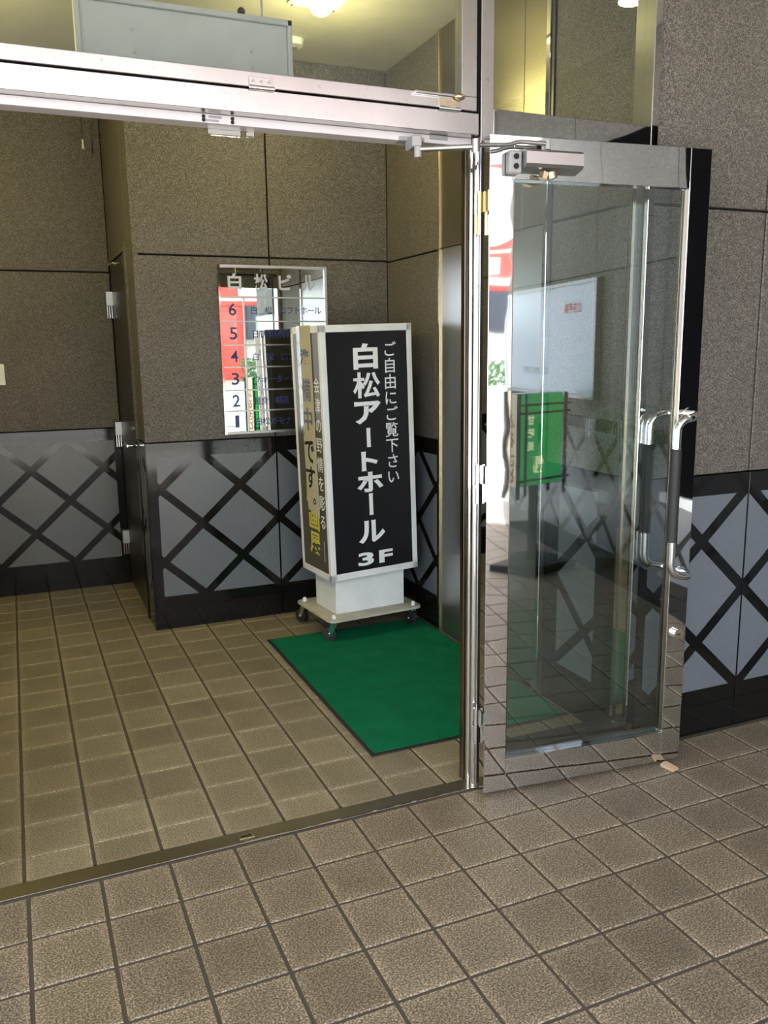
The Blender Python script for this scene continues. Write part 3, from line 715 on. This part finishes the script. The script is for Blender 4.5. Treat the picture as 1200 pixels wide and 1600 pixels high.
for x, z in ((-0.28, 2.52), (-0.275, 2.455), (0.10, 2.50), (0.10, 2.45)): MB().cyl((x, 0.5145, z), (x, 0.511, z), 0.006, 10).build('rivet', 'grey', hp, True)

def downlight(name, label, x, y, z, watts, col, square, lens, group):
    t = thing(name, label, 'light', (x, y, z), group=group)
    if square:
        s = 0.105; fm = MB()
        for a in (-1, 1):
            fm.box(x+a*s-0.012, x+a*s+0.012, y-s-0.012, y+s+0.012, z-0.014, z-0.0005, 0.002)
            fm.box(x-s, x+s, y+a*s-0.012, y+a*s+0.012, z-0.014, z-0.0005, 0.002)
        fm.build('trim_frame', 'white', t); B(x-s+0.012, x+s-0.012, y-s+0.012, y+s-0.012, z-0.006, z-0.0008).build('lens', lens, t)
    else:
        fm = MB().tube([(x+0.066*math.cos(2*PI*k/24), y+0.066*math.sin(2*PI*k/24), z-0.007) for k in range(25)], 0.008, 8)
        fm.build('trim_ring', 'brass', t, True); MB().cyl((x, y, z-0.005), (x, y, z-0.0005), 0.060, 24).build('lens', lens, t)
    if square:
        MB().ball((x, y, z-0.045), 0.05, (1, 1, 0.75)).build('bulb', lens, t, True)
        ld = bpy.data.lights.new(name, 'POINT'); ld.shadow_soft_size = 0.05; ld.energy = watts; ld.color = col
    else:
        ld = bpy.data.lights.new(name, 'AREA'); ld.shape = 'DISK'; ld.size = 0.14; ld.energy = watts; ld.color = col
    lo = bpy.data.objects.new('light_source', ld); COL.objects.link(lo); lo.parent = t; lo.location = (0, 0, -0.34 if square else -0.02)
    return t
WARM = (1.0, 0.84, 0.34)
downlight('ceiling_light', 'square lit ceiling light above the black sign, nearest the window', 0.672, 1.43, ZC, LOBBY_W, WARM, True, 'lens', None)
downlight('ceiling_light', 'square lit ceiling light out on the left of the lobby', -1.3, 1.6, ZC, LOBBY_W*3.8, WARM, True, 'lens', None)
downlight('porch_downlight', 'round brass rimmed downlight in the porch ceiling near the right wall', 2.04, -0.91, 3.1, PORCH_W, (1, 0.82, 0.55), False, 'lens2', None)
downlight('porch_downlight', 'added unseen downlight, round and brass rimmed, in the porch ceiling before the doorway', -0.2, -0.98, 3.1, PORCH_W, (1, 0.82, 0.55), False, 'lens2', None)  # invented second porch lamp, no such light is visible here
sm = thing('smoke_detector', 'small round white smoke detector on the lobby ceiling', 'detector', (0.72, 1.99, ZC))
MB().cyl((0.72, 1.99, ZC-0.03), (0.72, 1.99, ZC-0.0005), 0.05, 24, r2=0.055).build('housing', 'white', sm, True)
MB().cyl((0.72, 1.99, ZC-0.04), (0.72, 1.99, ZC-0.0302), 0.022, 16).build('sensor_cap', 'grey', sm, True)
swp = thing('switch_plate', 'pale switch plate on granite back wall at the far left edge', 'switch', (-0.80, 3.395, 1.42))
B(-0.865, -0.752, 3.388, 3.3995, 1.345, 1.475, 0.002).build('plate', 'white', swp); B(-0.83, -0.79, 3.384, 3.3878, 1.38, 1.44, 0.001).build('rocker', 'white', swp)
pc = thing('pull_cord', 'thin pull cord with white toggle hanging before granite back wall', 'cord', (-0.20, 3.30, 2.9))
MB().cyl((-0.20, 3.30, 2.80), (-0.20, 3.30, ZC), 0.0025, 6).build('cord', 'dark', pc); MB().cyl((-0.20, 3.30, 2.745), (-0.20, 3.30, 2.80), 0.008, 10, r2=0.004).build('toggle', 'white', pc, True)

# ------------------------------------------------------------------ porch: ceiling, right wall and what stands there (seen mirrored in the door)
pcg = struct('ceiling', (-1.8, -2.2, 3.1)); B(-6, WX+0.3, -3.4, 0.0, 3.101, 3.25).build('porch_ceiling', 'porchceil', pcg)
wpz = struct('wall_porch', (WX, -2.3, 0))
B(WX+0.032, WX+0.3, WEND, 0.016, 0, 3.1).build('wall_core', 'granite', wpz)
sl, dd = [], []
for a, b in ((WEND, -3.75), (-3.75, -2.85), (-2.85, -1.95), (-1.95, -1.05), (-1.05, 0.01)):
    sl += [(a+jz/2, b-jz/2, 1.05+jz, 2.012-jz), (a+jz/2, b-jz/2, 2.012+jz, 3.1)]; dd.append((a+0.002, b-0.002, 0.0, 1.05))
wall_panels(wpz, 'y', WX, -1, sl, dd, (-1.95, 0.590), [(WEND+0.03, -0.03)])
nbd = thing('notice_board', 'large pale framed notice board on the porch wall, mirrored in the door glass', 'notice board', (WX-0.02, -3.58, 1.58))
by0, by1, bz0, bz1 = -4.45, -2.74, 1.18, 1.98
B(WX-0.030, WX-0.001, by0+0.02, by1-0.02, bz0+0.02, bz1-0.02).build('sheet', 'board', nbd)
for (a, b, c, d) in ((by0, by1, bz1-0.022, bz1), (by0, by1, bz0, bz0+0.022), (by0, by0+0.022, bz0+0.022, bz1-0.022), (by1-0.022, by1, bz0+0.022, bz1-0.022)):
    B(WX-0.045, WX-0.001, a, b, c, d, 0.002).build('frame_bar', 'brushed', nbd)
bs = [o for o in nbd.children if o.name.startswith('sheet')][0]
bt = Text((WX-0.0306, 0, 0), (0, -1, 0), (0, 0, 1))
bt.row('広告募集', 2.98, 1.80, 0.075, 0.072, 0.02); bt.build('red_letter', 'redink', bs)
bt = Text((WX-0.0306, 0, 0), (0, -1, 0), (0, 0, 1))
bt.row('022-000-0000', 3.55, 1.36, 0.075, 0.042, 0.005); bt.build('grey_letter', 'grey', bs)
ds = thing('dark_block', 'tall matte black block with white sill, added on the porch wall to darken the mirror stile', 'dark block', (WX-0.04, -1.62, 1.6))  # unknown dark thing: block added so the mirror stile reflects black
B(WX-0.06, WX-0.006, -1.76, -1.20, 0.72, 2.62, 0.004).build('case', 'matteblack', ds); B(WX-0.085, WX-0.006, -1.78, -1.18, 0.66, 0.718, 0.004).build('sill', 'white', ds)

# green lit sign of the sweets shop, on a pole
SGA = math.atan2(-0.44, 0.90)
gs = thing('lantern_sign', 'green lit shop sign on a black pole, mirrored in the open door glass', 'sign', (2.03, -2.95, 0.0), SGA, local=True)
gw, gd, gz0, gz1 = 0.225, 0.06, 0.60, 1.23
B(-gw, gw, -gd, gd-0.004, gz0, gz1, 0.003).build('cabinet', 'white', gs)
gp = B(-gw+0.006, gw-0.006, gd-0.0038, gd, gz0+0.006, gz1-0.006).build('face_panel', 'green', gs)
gl_ = B(-gw-0.004, -gw-0.0002, -gd+0.006, gd-0.006, gz0+0.006, gz1-0.006).build('side_panel', 'litside', gs)
ft = Text((0, gd+0.0008, 0), (-1, 0, 0), (0, 0, 1))
for ch, z in (('甘', 1.05), ('味', 0.965), ('処', 0.875)): ft.put(ch, 0.103, z, 0.066, 0.066, 0.03)
ft.put('郷', 0.030, 0.745, 0.125, 0.120, 0.035)
for i, ch in enumerate('ふるさと'): ft.put(ch, 0.150, 0.79-i*0.027, 0.024, 0.024, 0.01, fit=False)
ft.build('letter', 'lit', gp)
so = Text((-gw-0.0046, 0, 0), (0, -1, 0), (0, 0, 1))
for ch, z in (('ふ', 1.05), ('る', 0.92), ('さ', 0.79), ('と', 0.68)): so.put(ch, 0.0, z, 0.06, 0.10, 0.03)
so.build('orange_letter', 'orange', gl_)
for x in (-gw-0.012, gw+0.012):
    for y in (-gd-0.012, gd+0.012): B(x-0.010, x+0.010, y-0.010, y+0.010, gz0-0.08, gz1+0.0, 0.001).build('lattice_post', 'signblack', gs)
for z in (gz0+0.045, gz1-0.075, gz1-0.130): B(-gw-0.04, gw+0.04, gd+0.0228, gd+0.034, z-0.007, z+0.007).build('lattice_bar', 'signblack', gs)
B(-gw+0.035, -gw+0.050, gd+0.0228, gd+0.034, gz0-0.06, gz1).build('lattice_bar', 'signblack', gs)
MB().cyl((0, 0, 0.06), (0, 0, gz0), 0.035, 16).build('pole', 'signblack', gs, True)
B(-0.24, 0.24, -0.2, 0.2, 0.0, 0.06, 0.006).build('foot_plate', 'signblack', gs)

# ------------------------------------------------------------------ the sunlit street beyond the porch (mirrored in the door frame and the directory)
rd = thing('street_pavement', 'pale sunlit street pavement beyond the porch tiles', 'road', (0, -10, -0.02))
B(-20, 24, -24, WEND-0.003, -0.12, -0.008).build('paving', 'road', rd)
kb = B(-20, 24, -7.15, -7.0, -0.008, 0.10, 0.01).build('kerb', 'wallwhite', rd)
sh = thing('shop_front', 'white shop building with red fascia and dark window across the street', 'building', (4.0, -10.5, 0))
B(-4, 14, -14, -10.6, 0, 5.5).build('wall', 'wallwhite', sh)
B(2.3, 4.75, -10.6, -10.35, 2.42, 4.28, 0.01).build('fascia', 'red', sh)
fas = [o for o in sh.children if o.name.startswith('fascia')][0]
MB().cyl((4.22, -10.352, 3.66), (4.22, -10.33, 3.66), 0.58, 40).build('disc_rim', 'dark', fas)
MB().cyl((4.22, -10.332, 3.66), (4.22, -10.31, 3.66), 0.55, 40).build('sign_disc', 'wallwhite', fas)
B(3.6, 4.40, -10.352, -10.32, 2.62, 2.84).build('sign_plate', 'wallwhite', fas)
for z in (2.98, 2.55): B(2.3, 4.75, -10.352, -10.33, z-0.03, z+0.03).build('fascia_trim', 'wallwhite', fas)
B(2.6, 3.72, -10.6, -10.38, 0.95, 2.419, 0.01).build('pilaster', 'red', sh)
B(3.73, 4.75, -10.6, -10.2, 1.76, 2.415, 0.01).build('awning', 'awning', sh)
B(4.9, 7.0, -10.6, -10.5, 0.3, 2.3).build('window', 'matteblack', sh)
hg = thing('planter_hedge', 'clipped green hedge in a white planter across the street', 'plant', (3.9, -9.3, 0))
B(3.3, 4.9, -9.55, -9.05, 0.0, 0.95, 0.02).build('planter', 'wallwhite', hg)
lm = MB()
for k in range(900):
    c = Vector((random.uniform(3.35, 4.85), random.uniform(-9.5, -9.1), random.uniform(0.94, 1.38)))
    a = Vector((random.gauss(0, 1), random.gauss(0, 1), random.gauss(0, 1))).normalized()*0.045; b = a.orthogonal().normalized()*0.022
    vs = [lm.bm.verts.new(c+q) for q in (-a, b, a, -b)]; lm.bm.faces.new(vs)
lf = lm.build('leaves', 'leaf', hg); lf['kind'] = 'stuff'
